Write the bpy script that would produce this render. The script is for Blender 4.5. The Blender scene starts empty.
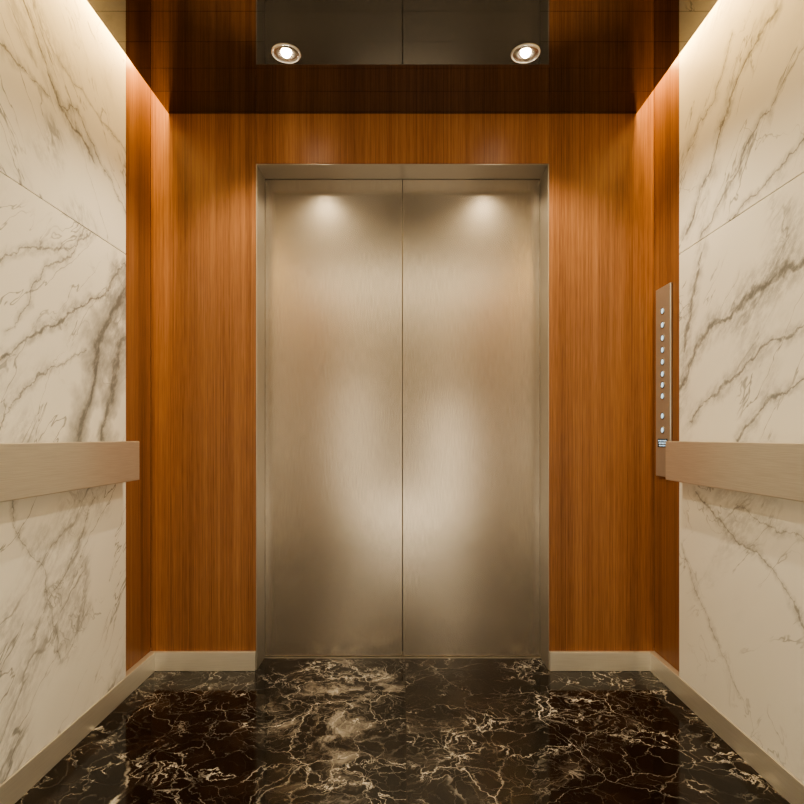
import bpy, bmesh, math, random
from mathutils import Vector
random.seed(4)
S = bpy.context.scene
C = S.collection

# ------------------------------------------------------------------ dimensions (metres)
D = 2.40; K = D/1.75; F = D/0.00421       # front wall distance from the camera
HW = 1.059; MX = 1.040; MY = 1.563*K; YB = -0.60; ZC = 2.341; ZT = 2.56
OX = 0.6125; OT = 2.129; DY = 1.852*K; SEAM = 1.668; BH = 0.080; EYE = 0.981

# ------------------------------------------------------------------ node helpers
def new_mat(name):
    m = bpy.data.materials.new(name); m.use_nodes = True
    nt = m.node_tree
    return m, nt, nt.nodes['Principled BSDF']
def sock(nt, inp, v):
    if isinstance(v, (int, float)): inp.default_value = v
    elif isinstance(v, (tuple, list)): inp.default_value = v
    else: nt.links.new(v, inp)
def M(nt, op, a, b=0.0, clamp=False):
    n = nt.nodes.new('ShaderNodeMath'); n.operation = op; n.use_clamp = clamp
    sock(nt, n.inputs[0], a); sock(nt, n.inputs[1], b)
    return n.outputs[0]
def V(nt, op, a, b=None, scale=None):
    n = nt.nodes.new('ShaderNodeVectorMath'); n.operation = op
    sock(nt, n.inputs[0], a)
    if b is not None: sock(nt, n.inputs[1], b)
    if scale is not None: sock(nt, n.inputs['Scale'], scale)
    return n.outputs['Value'] if op in ('DOT_PRODUCT', 'LENGTH') else n.outputs['Vector']
def pos(nt):
    g = nt.nodes.new('ShaderNodeNewGeometry'); s = nt.nodes.new('ShaderNodeSeparateXYZ')
    nt.links.new(g.outputs['Position'], s.inputs[0])
    return s.outputs
def comb(nt, x, y, z):
    n = nt.nodes.new('ShaderNodeCombineXYZ')
    for i, v in enumerate((x, y, z)): sock(nt, n.inputs[i], v)
    return n.outputs[0]
def noise(nt, vec, scale, detail=4, rough=0.55, dist=0.0):
    n = nt.nodes.new('ShaderNodeTexNoise'); nt.links.new(vec, n.inputs['Vector'])
    n.inputs['Scale'].default_value = scale; n.inputs['Detail'].default_value = detail
    n.inputs['Roughness'].default_value = rough; n.inputs['Distortion'].default_value = dist
    return n.outputs[0]
def voro(nt, vec, scale):
    n = nt.nodes.new('ShaderNodeTexVoronoi'); n.feature = 'DISTANCE_TO_EDGE'
    nt.links.new(vec, n.inputs['Vector']); n.inputs['Scale'].default_value = scale
    return n.outputs['Distance']
def smap(nt, v, a, b, c=0.0, d=1.0):
    n = nt.nodes.new('ShaderNodeMapRange'); n.interpolation_type = 'SMOOTHSTEP'
    sock(nt, n.inputs['Value'], v)
    sock(nt, n.inputs['From Min'], a); sock(nt, n.inputs['From Max'], b)
    n.inputs['To Min'].default_value = c; n.inputs['To Max'].default_value = d
    return n.outputs['Result']
def mix(nt, f, a, b):
    n = nt.nodes.new('ShaderNodeMix'); n.data_type = 'RGBA'
    sock(nt, n.inputs[0], f)
    sock(nt, n.inputs[6], a if not isinstance(a, tuple) else (*a, 1)); sock(nt, n.inputs[7], b if not isinstance(b, tuple) else (*b, 1))
    return n.outputs[2]
def ramp(nt, f, stops):
    n = nt.nodes.new('ShaderNodeValToRGB'); cr = n.color_ramp
    while len(cr.elements) < len(stops): cr.elements.new(0.5)
    for e, (p, c) in zip(cr.elements, stops): e.position = p; e.color = (*c, 1)
    nt.links.new(f, n.inputs[0]); return n.outputs[0]
def bump(nt, bsdf, h, strength, dist=0.002):
    n = nt.nodes.new('ShaderNodeBump'); n.inputs['Strength'].default_value = strength
    n.inputs['Distance'].default_value = dist
    nt.links.new(h, n.inputs['Height']); nt.links.new(n.outputs[0], bsdf.inputs['Normal'])
def ridge(nt, v):
    return M(nt, 'ABSOLUTE', M(nt, 'SUBTRACT', v, 0.5))

# ------------------------------------------------------------------ materials
def wallpt(p):      # where a spot of the photograph lies on the side wall: (y, z)
    o = abs(p[0]-402.5)
    return (MX*F/o, EYE+(437-p[1])*MX/o)

def white_marble(name, sgn, off, ang=48, veins=(), sparse=0.0):
    """veins: list of (points, half width in m, darkness) - the slab's own large veins on top of random fine ones"""
    m, nt, b = new_mat(name)
    x, y, z = pos(nt)
    a, c = math.cos(math.radians(ang)), math.sin(math.radians(ang))
    ys = M(nt, 'MULTIPLY', y, sgn)
    u = M(nt, 'ADD', M(nt, 'MULTIPLY', ys, a), M(nt, 'MULTIPLY', z, c))
    v = M(nt, 'SUBTRACT', M(nt, 'MULTIPLY', z, a), M(nt, 'MULTIPLY', ys, c))
    p0 = comb(nt, M(nt, 'MULTIPLY', u, 0.5), v, off)
    w = noise(nt, p0, 2.4, 5, 0.56)
    v2 = M(nt, 'ADD', v, M(nt, 'MULTIPLY', M(nt, 'SUBTRACT', w, 0.5), 0.28))
    p2 = comb(nt, M(nt, 'MULTIPLY', u, 0.20), v2, off + 7.3)
    n2 = ridge(nt, noise(nt, p2, 5.4, 5, 0.54))
    m2 = smap(nt, noise(nt, comb(nt, u, v, off + 3), 3.4, 2), 0.38+sparse, 0.60+sparse)
    fine = M(nt, 'MULTIPLY', smap(nt, n2, 0.0, 0.0068, 1, 0), m2)
    n3 = ridge(nt, noise(nt, comb(nt, M(nt, 'MULTIPLY', u, 0.26), v2, off + 2.3), 2.6, 6, 0.58))
    m3 = smap(nt, noise(nt, comb(nt, u, v, off + 5), 2.6, 2), 0.45+sparse, 0.63+sparse)
    med = M(nt, 'MULTIPLY', smap(nt, n3, 0.0, 0.009, 1, 0), m3)
    smoke = M(nt, 'MULTIPLY', smap(nt, n3, 0.0, 0.12, 1, 0), m3)
    # thin cross branches
    p5 = comb(nt, M(nt, 'ADD', u, M(nt, 'MULTIPLY', w, 0.35)), M(nt, 'MULTIPLY', v2, 0.45), off + 15)
    n5 = ridge(nt, noise(nt, p5, 3.2, 5, 0.56))
    br = M(nt, 'MULTIPLY', smap(nt, n5, 0.0, 0.005, 1, 0), smap(nt, noise(nt, comb(nt, u, v, off + 25), 3.0, 2), 0.50, 0.66))
    cloud = smap(nt, noise(nt, p2, 1.0, 4), 0.42, 0.76)
    brk = noise(nt, comb(nt, u, M(nt, 'MULTIPLY', v, 2.4), off + 9), 24, 6, 0.7)
    col = mix(nt, M(nt, 'MULTIPLY', cloud, 0.20), (0.955, 0.945, 0.915), (0.58, 0.585, 0.585))
    col = mix(nt, M(nt, 'MULTIPLY', smoke, M(nt, 'MULTIPLY', smap(nt, brk, 0.34, 0.64), 0.58)), col, (0.39, 0.40, 0.41))
    col = mix(nt, M(nt, 'MULTIPLY', br, 0.48), col, (0.21, 0.22, 0.23))
    col = mix(nt, M(nt, 'MULTIPLY', med, 0.58), col, (0.20, 0.21, 0.22))
    col = mix(nt, M(nt, 'MULTIPLY', fine, 0.66), col, (0.16, 0.168, 0.18))
    # the large veins
    wy = noise(nt, comb(nt, y, z, off + 31), 3.2, 7, 0.60); wz = noise(nt, comb(nt, z, y, off + 47), 3.2, 7, 0.60)
    P = comb(nt, M(nt, 'ADD', y, M(nt, 'MULTIPLY', M(nt, 'SUBTRACT', wy, 0.5), 0.20)), M(nt, 'ADD', z, M(nt, 'MULTIPLY', M(nt, 'SUBTRACT', wz, 0.5), 0.20)), 0.0)
    groups = {}
    for pts, hw, dk in veins: groups.setdefault((hw, dk), []).append([wallpt(q) for q in pts])
    wid = smap(nt, noise(nt, comb(nt, y, z, off + 60), 7, 3), 0.25, 0.75, 0.25, 1.5)
    for (hw, dk), lines in groups.items():
        big = hw > 0.02
        dmin = None
        for pts in lines:
            for A, B in zip(pts, pts[1:]):
                ab = (B[0]-A[0], B[1]-A[1]); L2 = ab[0]**2+ab[1]**2
                pa = V(nt, 'SUBTRACT', P, (A[0], A[1], 0))
                t = M(nt, 'MULTIPLY', V(nt, 'DOT_PRODUCT', pa, (ab[0]/L2, ab[1]/L2, 0)), 1.0, True)
                q = V(nt, 'SUBTRACT', pa, V(nt, 'SCALE', (ab[0], ab[1], 0), scale=t))
                d = V(nt, 'LENGTH', q)
                dmin = d if dmin is None else M(nt, 'MINIMUM', dmin, d)
        dd = M(nt, 'DIVIDE', dmin, wid)
        halo = M(nt, 'MULTIPLY', smap(nt, dd, 0.0, (hw*3.4 if big else hw*4.5)+0.010, 1, 0), smap(nt, brk, 0.36, 0.64, 0.75 if big else 0.2, 1.0))
        col = mix(nt, M(nt, 'MULTIPLY', halo, dk*(1.08 if big else 0.88)), col, (0.33, 0.338, 0.345))
        core = M(nt, 'MULTIPLY', smap(nt, dd, hw*0.2, hw*(0.7 if big else 0.9), 1, 0), smap(nt, brk, 0.30, 0.55, 0.5, 1.0))
        col = mix(nt, M(nt, 'MULTIPLY', core, dk*(0.8 if big else 0.95)), col, (0.135, 0.142, 0.152))
    nt.links.new(col, b.inputs['Base Color'])
    b.inputs['Roughness'].default_value = 0.30
    b.inputs['Specular IOR Level'].default_value = 0.3
    return m

def wood(name, off):
    m, nt, b = new_mat(name)
    x, y, z = pos(nt)
    h = M(nt, 'ADD', x, y)
    wob = M(nt, 'MULTIPLY', M(nt, 'SUBTRACT', noise(nt, comb(nt, M(nt, 'MULTIPLY', h, 3), M(nt, 'MULTIPLY', z, 0.6), off), 1.0, 2), 0.5), 0.010)
    h = M(nt, 'ADD', h, wob)
    g1 = noise(nt, comb(nt, M(nt, 'MULTIPLY', h, 160), M(nt, 'MULTIPLY', z, 0.8), off), 1.0, 4, 0.65)
    g2 = noise(nt, comb(nt, M(nt, 'MULTIPLY', h, 9), M(nt, 'MULTIPLY', z, 0.12), off + 5), 1.0, 3)
    g3 = noise(nt, comb(nt, M(nt, 'MULTIPLY', h, 430), M(nt, 'MULTIPLY', z, 8), off + 9), 1.0, 2)
    f = M(nt, 'ADD', M(nt, 'MULTIPLY', g1, 0.38), M(nt, 'ADD', M(nt, 'MULTIPLY', g2, 0.38), M(nt, 'MULTIPLY', g3, 0.24)))
    col = ramp(nt, f, [(0.35, (0.120, 0.050, 0.024)), (0.44, (0.220, 0.097, 0.045)), (0.53, (0.315, 0.146, 0.069)), (0.64, (0.43, 0.218, 0.108))])
    nt.links.new(col, b.inputs['Base Color'])
    b.inputs['Roughness'].default_value = 0.36
    b.inputs['Specular IOR Level'].default_value = 0.35
    bump(nt, b, g3, 0.10, 0.0008)
    return m

def steel(name, base, rough, vertical=True, grain=0.03, metal=0.8):
    m, nt, b = new_mat(name)
    x, y, z = pos(nt)
    if vertical: v = comb(nt, M(nt, 'MULTIPLY', M(nt, 'ADD', x, y), 420), M(nt, 'MULTIPLY', z, 16), 0.0)
    else: v = comb(nt, M(nt, 'MULTIPLY', M(nt, 'ADD', x, y), 9), M(nt, 'MULTIPLY', z, 420), 0.0)
    n = noise(nt, v, 1.0, 2, 0.5)
    lo = tuple(c * (1 - grain * 2.2) for c in base); hi = tuple(min(1, c * (1 + grain * 2.2)) for c in base)
    nt.links.new(mix(nt, smap(nt, n, 0.25, 0.75), lo, hi), b.inputs['Base Color'])
    b.inputs['Metallic'].default_value = metal
    b.inputs['Roughness'].default_value = rough
    return m

def dark_marble(name):
    m, nt, b = new_mat(name)
    x, y, z = pos(nt)
    side = M(nt, 'MULTIPLY', M(nt, 'GREATER_THAN', x, 0.012), 4.7)
    p = comb(nt, x, y, side)
    w1 = noise(nt, p, 3.6, 6, 0.60); w2 = noise(nt, comb(nt, y, x, M(nt, 'ADD', side, 3.1)), 3.6, 6, 0.60)
    xd = M(nt, 'ADD', x, M(nt, 'MULTIPLY', M(nt, 'SUBTRACT', w1, 0.5), 0.30))
    yd = M(nt, 'ADD', y, M(nt, 'MULTIPLY', M(nt, 'SUBTRACT', w2, 0.5), 0.30))
    pd = comb(nt, xd, yd, side)
    # brighter clusters, left of the middle
    def blob(cx, cy, r0, r1):
        cl = V(nt, 'LENGTH', V(nt, 'SUBTRACT', comb(nt, x, M(nt, 'MULTIPLY', y, 0.6), 0), (cx, cy*0.6, 0)))
        return smap(nt, cl, r0, r1, 1, 0)
    clus = M(nt, 'MAXIMUM', blob(-0.24, 2.12, 0.06, 0.36), M(nt, 'MULTIPLY', blob(-0.20, 1.66, 0.02, 0.24), 0.7))
    mk = M(nt, 'ADD', smap(nt, noise(nt, p, 2.8, 3), 0.45, 0.66), M(nt, 'MULTIPLY', clus, 0.7), True)
    mk2 = smap(nt, noise(nt, comb(nt, x, y, M(nt, 'ADD', side, 11)), 4.0, 3), 0.40, 0.60)
    brk = smap(nt, noise(nt, comb(nt, x, y, M(nt, 'ADD', side, 23)), 11, 3), 0.36, 0.56, 0.12, 1.0)
    v1 = M(nt, 'MULTIPLY', smap(nt, voro(nt, pd, 4.0), 0.0, 0.0085, 1, 0), M(nt, 'ADD', M(nt, 'MULTIPLY', mk, 0.75), 0.25))
    v2 = M(nt, 'MULTIPLY', smap(nt, voro(nt, pd, 8.5), 0.0, 0.0115, 1, 0), M(nt, 'ADD', M(nt, 'MULTIPLY', mk2, 0.45), 0.08))
    r = ridge(nt, noise(nt, pd, 2.6, 6, 0.58))
    v3 = M(nt, 'MULTIPLY', smap(nt, r, 0.0, 0.0065, 1, 0), M(nt, 'MULTIPLY', mk2, 0.85))
    v4 = M(nt, 'MULTIPLY', smap(nt, voro(nt, pd, 20.0), 0.0, 0.030, 1, 0), M(nt, 'ADD', M(nt, 'MULTIPLY', mk, 0.34), 0.03))
    v = M(nt, 'MULTIPLY', M(nt, 'MAXIMUM', M(nt, 'MAXIMUM', v1, v2), M(nt, 'MAXIMUM', v3, v4)), M(nt, 'MAXIMUM', brk, clus))
    patch = M(nt, 'MULTIPLY', smap(nt, noise(nt, pd, 7.0, 8, 0.76), 0.48, 0.64), M(nt, 'MULTIPLY', mk, M(nt, 'ADD', M(nt, 'MULTIPLY', clus, 0.92), 0.09)))
    base = mix(nt, smap(nt, noise(nt, pd, 7, 5), 0.44, 0.78), (0.0062, 0.0047, 0.0041), (0.026, 0.0165, 0.012))
    col = mix(nt, M(nt, 'MULTIPLY', patch, 0.78), base, (0.62, 0.59, 0.545))
    col = mix(nt, M(nt, 'MULTIPLY', v, 0.95), col, (0.93, 0.90, 0.85))
    seam = M(nt, 'LESS_THAN', M(nt, 'ABSOLUTE', M(nt, 'SUBTRACT', x, 0.012)), 0.0012)
    col = mix(nt, seam, col, (0.03, 0.022, 0.017))
    nt.links.new(col, b.inputs['Base Color'])
    b.inputs['Roughness'].default_value = 0.09
    b.inputs['Specular IOR Level'].default_value = 0.36
    return m

def plain(name, col, rough=0.5, metal=0.0, emit=None, es=0.0):
    m, nt, b = new_mat(name)
    x, y, z = pos(nt)
    n = noise(nt, comb(nt, x, y, z), 60, 2)
    nt.links.new(mix(nt, n, tuple(c * 0.94 for c in col), tuple(min(1, c * 1.06) for c in col)), b.inputs['Base Color'])
    b.inputs['Roughness'].default_value = rough; b.inputs['Metallic'].default_value = metal
    if emit:
        b.inputs['Emission Color'].default_value = (*emit, 1); b.inputs['Emission Strength'].default_value = es
    return m

VLU = [([(18, -10), (45, 60), (62, 110), (95, 165)], 0.007, 0.78), ([(-20, 30), (20, 70), (50, 100)], 0.004, 0.65), ([(62, 110), (80, 120), (127, 215)], 0.004, 0.65),
       ([(40, 20), (75, 90), (127, 150)], 0.003, 0.55)]
VLL = [([(-25, 385), (30, 345), (80, 305), (127, 268)], 0.009, 0.78), ([(75, 445), (92, 385), (95, 340), (127, 285)], 0.036, 0.85), ([(105, 440), (108, 390), (118, 350), (130, 330)], 0.026, 0.78),
       ([(-10, 265), (45, 250), (90, 238)], 0.004, 0.65), ([(10, 330), (60, 262), (85, 225)], 0.004, 0.65), ([(-10, 430), (40, 380), (85, 350)], 0.004, 0.65),
       ([(5, 490), (45, 560), (60, 660)], 0.003, 0.55), ([(100, 490), (70, 560), (30, 640)], 0.003, 0.55)]
VRU = [([(688, 225), (712, 160), (738, 75), (775, 10)], 0.009, 0.78), ([(700, 235), (742, 150), (775, 105), (815, 20)], 0.005, 0.7), ([(725, 225), (765, 185), (815, 125)], 0.007, 0.7),
       ([(690, 150), (715, 95), (735, 30)], 0.004, 0.6)]
VRL = [([(676, 395), (700, 345), (740, 310), (815, 250)], 0.017, 0.78), ([(684, 345), (692, 300), (700, 250)], 0.015, 0.7), ([(690, 420), (735, 375), (770, 345), (815, 318)], 0.005, 0.7),
       ([(735, 430), (775, 395), (815, 372)], 0.008, 0.7), ([(695, 490), (725, 530), (760, 560), (815, 650)], 0.005, 0.55), ([(684, 540), (705, 610), (740, 700)], 0.003, 0.45),
       ([(735, 500), (780, 530), (815, 545)], 0.003, 0.45)]

MAT = dict(
    mLU=white_marble('white_marble_a', -1, 2.1, 50, VLU), mLL=white_marble('white_marble_b', 1, 5.7, 48, VLL, 0.02),
    mRU=white_marble('white_marble_c', -1, 9.4, 50, VRU, 0.03), mRL=white_marble('white_marble_d', -1, 13.2, 42, VRL, 0.07),
    mB=white_marble('white_marble_e', 1, 17.0, 60),
    wA=wood('walnut_a', 0.0), wB=wood('walnut_b', 21.0), wC=wood('walnut_c', 43.0), wD=wood('walnut_d', 61.0),
    door=steel('brushed_steel_door', (0.43, 0.388, 0.34), 0.235, metal=0.78, grain=0.05),
    jamb=steel('brushed_steel_frame', (0.48, 0.45, 0.41), 0.33, metal=0.78),
    rail=steel('brushed_steel_rail', (0.80, 0.775, 0.725), 0.28, vertical=False, metal=0.70, grain=0.03),
    base=steel('brushed_steel_base', (0.84, 0.815, 0.76), 0.30, vertical=False, metal=0.62, grain=0.02),
    panel=steel('brushed_steel_panel', (0.60, 0.605, 0.59), 0.28, metal=0.70, grain=0.02),
    floor=dark_marble('dark_marble'),
    gloss=plain('dark_mirror', (0.205, 0.197, 0.188), 0.022, 1.0),
    dark=plain('dark_backing', (0.02, 0.015, 0.012), 0.7),
    paint=plain('cove_paint', (0.75, 0.70, 0.62), 0.7),
    chrome=plain('chrome', (0.80, 0.78, 0.75), 0.2, 0.6),
    cone=plain('reflector_cone', (0.50, 0.46, 0.41), 0.22, 0.85),
    lens=plain('lamp_lens', (0.9, 0.85, 0.75), 0.3, 0.0, (1.0, 0.84, 0.62), 110.0),
    lit=plain('lit_button', (0.7, 0.85, 1.0), 0.3, 0.0, (0.42, 0.76, 1.0), 0.9),
    but=plain('button_steel', (0.40, 0.39, 0.37), 0.28, 0.8),
    grey=plain('display_black', (0.05, 0.06, 0.075), 0.25),
    sill=steel('sill_metal', (0.62, 0.57, 0.5), 0.3, vertical=False),
)

# ------------------------------------------------------------------ mesh helpers
def box(bm, x0, x1, y0, y1, z0, z1):
    vs = [bm.verts.new(p) for p in ((x0,y0,z0),(x1,y0,z0),(x1,y1,z0),(x0,y1,z0),(x0,y0,z1),(x1,y0,z1),(x1,y1,z1),(x0,y1,z1))]
    for f in ((0,3,2,1),(4,5,6,7),(0,1,5,4),(1,2,6,5),(2,3,7,6),(3,0,4,7)): bm.faces.new([vs[i] for i in f])
def lathe(bm, prof, n=40, axis='z'):
    rings = []
    for r, h in prof:
        ring = []
        for i in range(n):
            a = 2*math.pi*i/n
            p = (r*math.cos(a), r*math.sin(a), h) if axis == 'z' else (h, r*math.cos(a), r*math.sin(a))
            ring.append(bm.verts.new(p))
        rings.append(ring)
    for a, b in zip(rings, rings[1:]):
        for i in range(n):
            bm.faces.new((a[i], a[(i+1)%n], b[(i+1)%n], b[i]))
    bm.faces.new(rings[0]); bm.faces.new(rings[-1])
def annulus(bm, prof, n=48):
    rings = [[bm.verts.new((r*math.cos(2*math.pi*i/n), r*math.sin(2*math.pi*i/n), h)) for i in range(n)] for r, h in prof]
    for a, b_ in zip(rings, rings[1:]+rings[:1]):
        for i in range(n): bm.faces.new((a[i], a[(i+1)%n], b_[(i+1)%n], b_[i]))
def link(name, bm, mat, parent=None, bevel=0.0, smooth=False, origin=None, seg=2):
    bmesh.ops.recalc_face_normals(bm, faces=bm.faces)
    if origin is None:
        xs = [v.co for v in bm.verts]
        origin = Vector(((min(v.x for v in xs)+max(v.x for v in xs))/2, (min(v.y for v in xs)+max(v.y for v in xs))/2, min(v.z for v in xs)))
    origin = Vector(origin)
    for v in bm.verts: v.co -= origin
    me = bpy.data.meshes.new(name); bm.to_mesh(me); bm.free()
    if smooth:
        for p in me.polygons: p.use_smooth = True
    o = bpy.data.objects.new(name, me); C.objects.link(o)
    me.materials.append(MAT[mat])
    if parent:
        o.parent = parent
        o.location = origin - parent.location
    else: o.location = origin
    if bevel:
        b = o.modifiers.new('bevel', 'BEVEL'); b.width = bevel; b.segments = seg; b.limit_method = 'ANGLE'
    return o
def boxes(name, lst, mat, parent=None, bevel=0.0, origin=None):
    bm = bmesh.new()
    for l in lst: box(bm, *l)
    return link(name, bm, mat, parent, bevel, origin=origin)
def tag(o, label, cat=None, group=None, kind=None):
    o['label'] = label
    if cat: o['category'] = cat
    if group: o['group'] = group
    if kind: o['kind'] = kind
    return o
def empty(name, loc):
    o = bpy.data.objects.new(name, None); C.objects.link(o); o.location = loc; o.empty_display_size = 0.05
    return o

# ------------------------------------------------------------------ the cabin
FE = DY-0.012                       # far edge of the floor, at the sill
BK0, BK1 = D+0.042, DY-0.010        # backing behind the walnut
f = boxes('floor', [(-1.09, 1.09, YB, FE, -0.04, 0.0)], 'floor')
tag(f, 'polished dark brown marble floor with pale veins', 'floor', kind='structure')

c = boxes('ceiling', [(-1.15, 1.15, YB, FE, ZT, ZT+0.04)], 'paint')
tag(c, 'dropped dark glossy ceiling reflecting the elevator doors', 'ceiling', kind='structure')
bm = bmesh.new()
pw = 0.1025*K; y1 = D-0.002; first = 0.993*D
edges = [y1, first]
while edges[-1] - pw > YB + 0.05: edges.append(edges[-1]-pw)
for a, b_ in zip(edges, edges[1:]): box(bm, -0.984, 0.984, b_+0.0006, a-0.0006, ZC, ZC+0.020)
link('ceiling_panel', bm, 'gloss', c, 0.0)
boxes('panel_backing', [(-0.975, 0.975, edges[-1], D-0.005, ZC+0.0205, ZC+0.032)], 'dark', c)

wf = boxes('wall_front', [(-1.09, -0.64, BK0, BK1, 0, ZT), (0.64, 1.09, BK0, BK1, 0, ZT), (-0.64, 0.64, BK0, BK1, OT+0.03, ZT)], 'dark')
tag(wf, 'front wall clad in orange brown walnut around the steel doors', 'wall', kind='structure')
JX = OX + 0.004
G = 0.0010
o = boxes('wood_panel', [(-HW, -JX-G, D, D+0.04, BH, ZT)], 'wA', wf, 0.0008); o['label'] = 'walnut panel left of the doors'
o = boxes('wood_panel', [(JX+G, HW, D, D+0.04, BH, ZT)], 'wB', wf, 0.0008); o['label'] = 'walnut panel right of the doors'
o = boxes('wood_panel', [(-JX, JX, D, D+0.04, OT+0.0035, ZT)], 'wC', wf, 0.0006); o['label'] = 'walnut panel above the doors'

t = boxes('trim_1', [(-JX, JX, D+0.003, DY-0.004, OT, OT+0.003)], 'jamb', None, 0.0003)
tag(t, 'brushed steel frame lining the elevator doorway', 'door frame', kind='structure')
for s in (-1, 1):
    x0, x1 = sorted((s*OX, s*JX))
    boxes('jamb', [(x0, x1, D-0.0002, DY-0.004, 0.0005, OT-0.0003)], 'jamb', t, 0.0003)
t = boxes('trim_2', [(-0.70, 0.70, FE+0.0005, DY+0.06, -0.03, 0.003)], 'sill')
tag(t, 'thin metal sill under the closed elevator doors', 'door sill', kind='structure')
for i, s in enumerate((-1, 1)):
    x0, x1 = sorted((s*0.0010, s*0.66))
    d = boxes('door_%d' % (i+1), [(x0, x1, DY, DY+0.035, 0.006, OT+0.03)], 'door', None, 0.0015)
    tag(d, '%s brushed steel sliding elevator door leaf' % ('left' if s < 0 else 'right'), 'elevator door', kind='structure')

for s, side, mu, ml, w in ((-1, 'left', 'mLU', 'mLL', 'wD'), (1, 'right', 'mRU', 'mRL', 'wA')):
    def sx(a, b): return tuple(sorted((s*a, s*b)))
    wl = boxes('wall_'+side, [(*sx(1.0905, 1.15), YB, D+0.04, 0, ZT)], 'dark')
    tag(wl, '%s cabin wall of white veined marble panels with a walnut end strip' % side, 'wall', kind='structure')
    o = boxes('marble_panel', [(*sx(MX, 1.09), YB, MY, SEAM+0.0015, ZT)], mu, wl, 0.001); o['label'] = 'upper marble panel lit by the ceiling cove'
    o = boxes('marble_panel', [(*sx(MX, 1.09), YB, MY, BH+0.001, SEAM-0.0015)], ml, wl, 0.001); o['label'] = 'lower marble panel behind the handrail'
    o = boxes('wood_panel', [(*sx(HW+0.0005, 1.09), MY+0.001, D-0.0005, BH+0.001, ZT)], w, wl, 0.0005); o['label'] = 'narrow walnut end strip'
    b_ = boxes('baseboard_'+side, [(*sx(1.036, 1.09), YB, D-0.0145, 0.0003, BH)], 'base', None, 0.0015)
    tag(b_, 'beige brushed metal baseboard under the %s marble wall' % side, 'baseboard', kind='structure')
    b_ = boxes('baseboard_front_'+side, [(*sx(JX+0.001, 1.09), D-0.014, D+0.04, 0.0003, BH-0.0005)], 'base', None, 0.0015)
    tag(b_, 'short metal baseboard under the walnut panel %s of the doors' % side, 'baseboard', kind='structure')

wb = boxes('wall_back', [(-1.15, 1.15, YB-0.06, YB-0.031, 0, ZT)], 'dark')
tag(wb, 'back wall of the cabin behind the viewer', 'wall', kind='structure')
boxes('wood_panel', [(-1.09, -0.66, YB-0.03, YB-0.001, 0, ZT)], 'wC', wb)
boxes('wood_panel', [(0.66, 1.09, YB-0.03, YB-0.001, 0, ZT)], 'wB', wb)
boxes('marble_panel', [(-0.658, -0.252, YB-0.03, YB-0.001, 0, ZT)], 'mB', wb)
boxes('marble_panel', [(0.252, 0.658, YB-0.03, YB-0.001, 0, ZT)], 'mB', wb)
boxes('steel_panel', [(-0.25, 0.25, YB-0.03, YB-0.001, 0, ZT)], 'jamb', wb)  # unseen, put in to darken the middle of the door reflections

# handrails
for s, side in ((-1, 'left'), (1, 'right')):
    e = empty('handrail', (s*0.99, 0.5, 0.822))
    tag(e, 'flat brushed metal handrail along the %s marble wall%s' % (side, ', below the button panel' if s > 0 else ', opposite the button panel'), 'handrail', 'cabin handrails')
    xi, xo = 0.974, 0.992
    x0, x1 = sorted((s*xi, s*xo))
    boxes('rail_bar', [(x0, x1, -0.45, 1.541*K, 0.822, 0.966)], 'rail', e, 0.003)
    for yy in (-0.2, 0.85, 1.95):
        bm = bmesh.new()
        xa, xb = sorted((s*(xo+0.0003), s*(MX-0.0003)))
        prof = [(0.014, 0), (0.014, xb-xa-0.006), (0.024, xb-xa-0.006), (0.024, xb-xa)] if s > 0 else [(0.024, 0), (0.024, 0.006), (0.014, 0.006), (0.014, xb-xa)]
        lathe(bm, prof, 24, 'x')
        for v in bm.verts: v.co += Vector((xa, yy, 0.894))
        link('bracket', bm, 'rail', e)

# control panel
PY = 1.676*K
cp = empty('control_panel', (HW, PY, 0.82))
tag(cp, 'narrow brushed steel elevator button panel on the right walnut strip', 'control panel')
PF = HW - 0.010
boxes('faceplate', [(PF, HW, 1.630*K, 1.723*K, 0.820, 1.588)], 'panel', cp, 0.0035)
for k, z in enumerate((1.489, 1.433, 1.380, 1.332, 1.284, 1.235, 1.191, 1.146, 1.066, 1.009)):
    bm = bmesh.new(); lathe(bm, [(0.0155, -0.0002), (0.0155, -0.0018), (0.0145, -0.0024), (0.0125, -0.0024), (0.0125, -0.0012)], 28, 'x')
    for v in bm.verts: v.co += Vector((PF, PY, z))
    bt = link('button', bm, 'but', cp)
    bm = bmesh.new(); lathe(bm, [(0.0098, -0.0013), (0.0098, -0.0022), (0.0085, -0.0026), (0.004, -0.0027)], 28, 'x')
    for v in bm.verts: v.co += Vector((PF, PY, z))
    o = link('lit_center', bm, 'lit', None); l_ = o.location.copy(); o.parent = bt; o.location = l_ - (cp.location + bt.location)
boxes('sign_plate', [(PF-0.0018, PF-0.0001, PY-0.042, PY+0.042, 0.940, 0.974)], 'grey', cp, 0.0006)
bm = bmesh.new()
for r_ in range(3):
    yy = PY-0.036
    while yy < PY+0.028:
        wdt = random.uniform(0.005, 0.011)
        box(bm, PF-0.0024, PF-0.0019, yy, yy+wdt, 0.944+r_*0.0098, 0.949+r_*0.0098); yy += wdt+0.005
link('sign_marks', bm, 'lit', cp)

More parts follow.
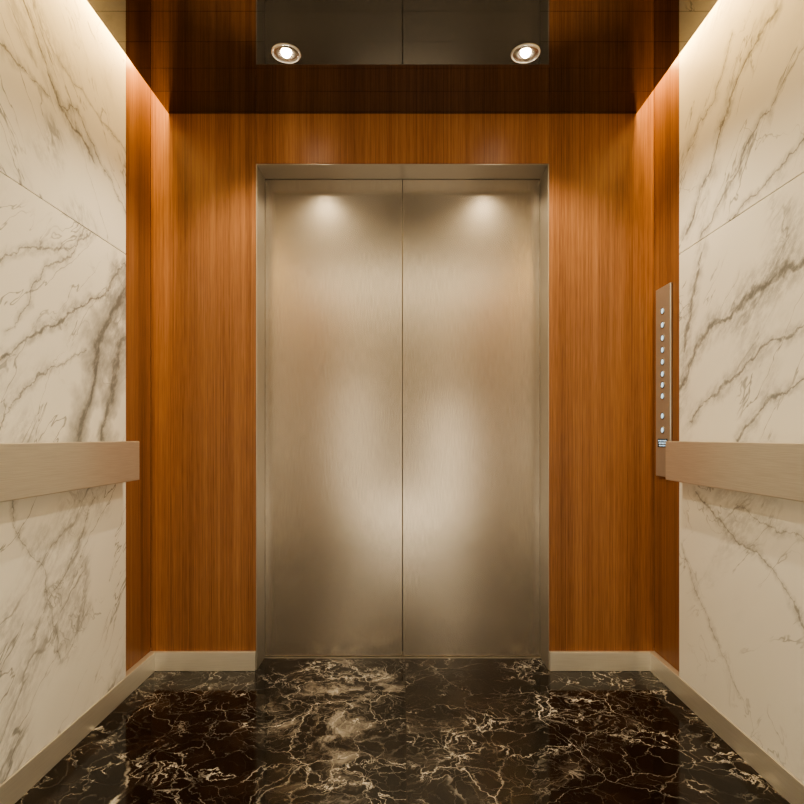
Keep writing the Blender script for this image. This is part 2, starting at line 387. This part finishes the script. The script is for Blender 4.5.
# downlights
LY = 1.473*K
for s, lx, side in ((-1, -0.412, 'left'), (1, 0.436, 'right')):
    e = empty('downlight', (lx, LY, ZC-0.0002))
    tag(e, '%s of two glowing round recessed ceiling spotlights in front of the doors' % side, 'ceiling light', 'ceiling spotlights')
    bm = bmesh.new()
    annulus(bm, [(0.052, 0.0), (0.052, -0.002), (0.050, -0.0045), (0.048, -0.005), (0.046, -0.004), (0.046, 0.0)])
    for v in bm.verts: v.co += Vector(e.location)
    link('trim_ring', bm, 'chrome', e, smooth=True)
    bm = bmesh.new()
    annulus(bm, [(0.0455, 0.0), (0.0455, -0.0035), (0.030, -0.0015), (0.0155, -0.0008), (0.0155, 0.0)])
    for v in bm.verts: v.co += Vector(e.location)
    link('reflector', bm, 'cone', e, smooth=True)
    bm = bmesh.new(); lathe(bm, [(0.0150, -0.0003), (0.0150, -0.0020), (0.0140, -0.006), (0.010, -0.010), (0.004, -0.012)], 40)
    for v in bm.verts: v.co += Vector(e.location)
    o = link('lens', bm, 'lens', e, smooth=True); o['label'] = 'glowing warm lens'
    L = bpy.data.lights.new('spot', 'SPOT'); L.energy = 35; L.color = (1.0, 0.81, 0.53); L.spot_size = math.radians(130); L.spot_blend = 0.55; L.shadow_soft_size = 0.02
    lo = bpy.data.objects.new('spot_lamp', L); C.objects.link(lo); lo.location = (lx, LY, ZC-0.040)

# cove lights in the gaps, above the dropped panel
for s in (-1, 1):
    L = bpy.data.lights.new('cove', 'AREA'); L.shape = 'RECTANGLE'; L.size = 0.06; L.size_y = D+0.45; L.energy = 46; L.color = (1.0, 0.64, 0.23)
    lo = bpy.data.objects.new('cove_lamp', L); C.objects.link(lo); lo.location = (s*0.985, (D-0.5)/2, 2.535)
    lo.rotation_euler = (0, 0, 0)

# added unseen area lights at the rear: overhead fill, three brightening the door reflections
L = bpy.data.lights.new('rear', 'AREA'); L.shape = 'RECTANGLE'; L.size = 1.7; L.size_y = 1.1; L.energy = 16; L.color = (1.0, 0.855, 0.60)
lo = bpy.data.objects.new('rear_fill', L); C.objects.link(lo); lo.location = (0, 0.0, ZC-0.01)
for lx, lz, sx_, sz_, en in ((-0.46, 0.90, 0.40, 1.4, 3.0), (0.46, 0.76, 0.40, 1.25, 3.9), (0.08, 0.22, 1.15, 0.42, 4.6)):
    L = bpy.data.lights.new('back', 'AREA'); L.shape = 'ELLIPSE'; L.size = sx_; L.size_y = sz_; L.energy = en; L.color = (1.0, 0.86, 0.63)
    lo = bpy.data.objects.new('reflection_fill', L); C.objects.link(lo); lo.location = (lx, YB+0.02, lz); lo.rotation_euler = (math.radians(90), 0, 0)

w = bpy.data.worlds.new('world'); S.world = w; w.use_nodes = True
w.node_tree.nodes['Background'].inputs[0].default_value = (0.02, 0.017, 0.014, 1)

# camera
cam = bpy.data.cameras.new('camera'); co = bpy.data.objects.new('camera', cam); C.objects.link(co)
co.location = (0, 0, EYE); co.rotation_euler = (math.pi/2, 0, 0)
cam.sensor_width = 36; cam.lens = 36*F/804; cam.shift_y = 35/804; cam.shift_x = -0.5/804; cam.clip_start = 0.01
S.camera = co
try:
    S.view_settings.view_transform = 'AgX'; S.view_settings.look = 'AgX - Medium High Contrast'
except Exception as ex: print(ex)
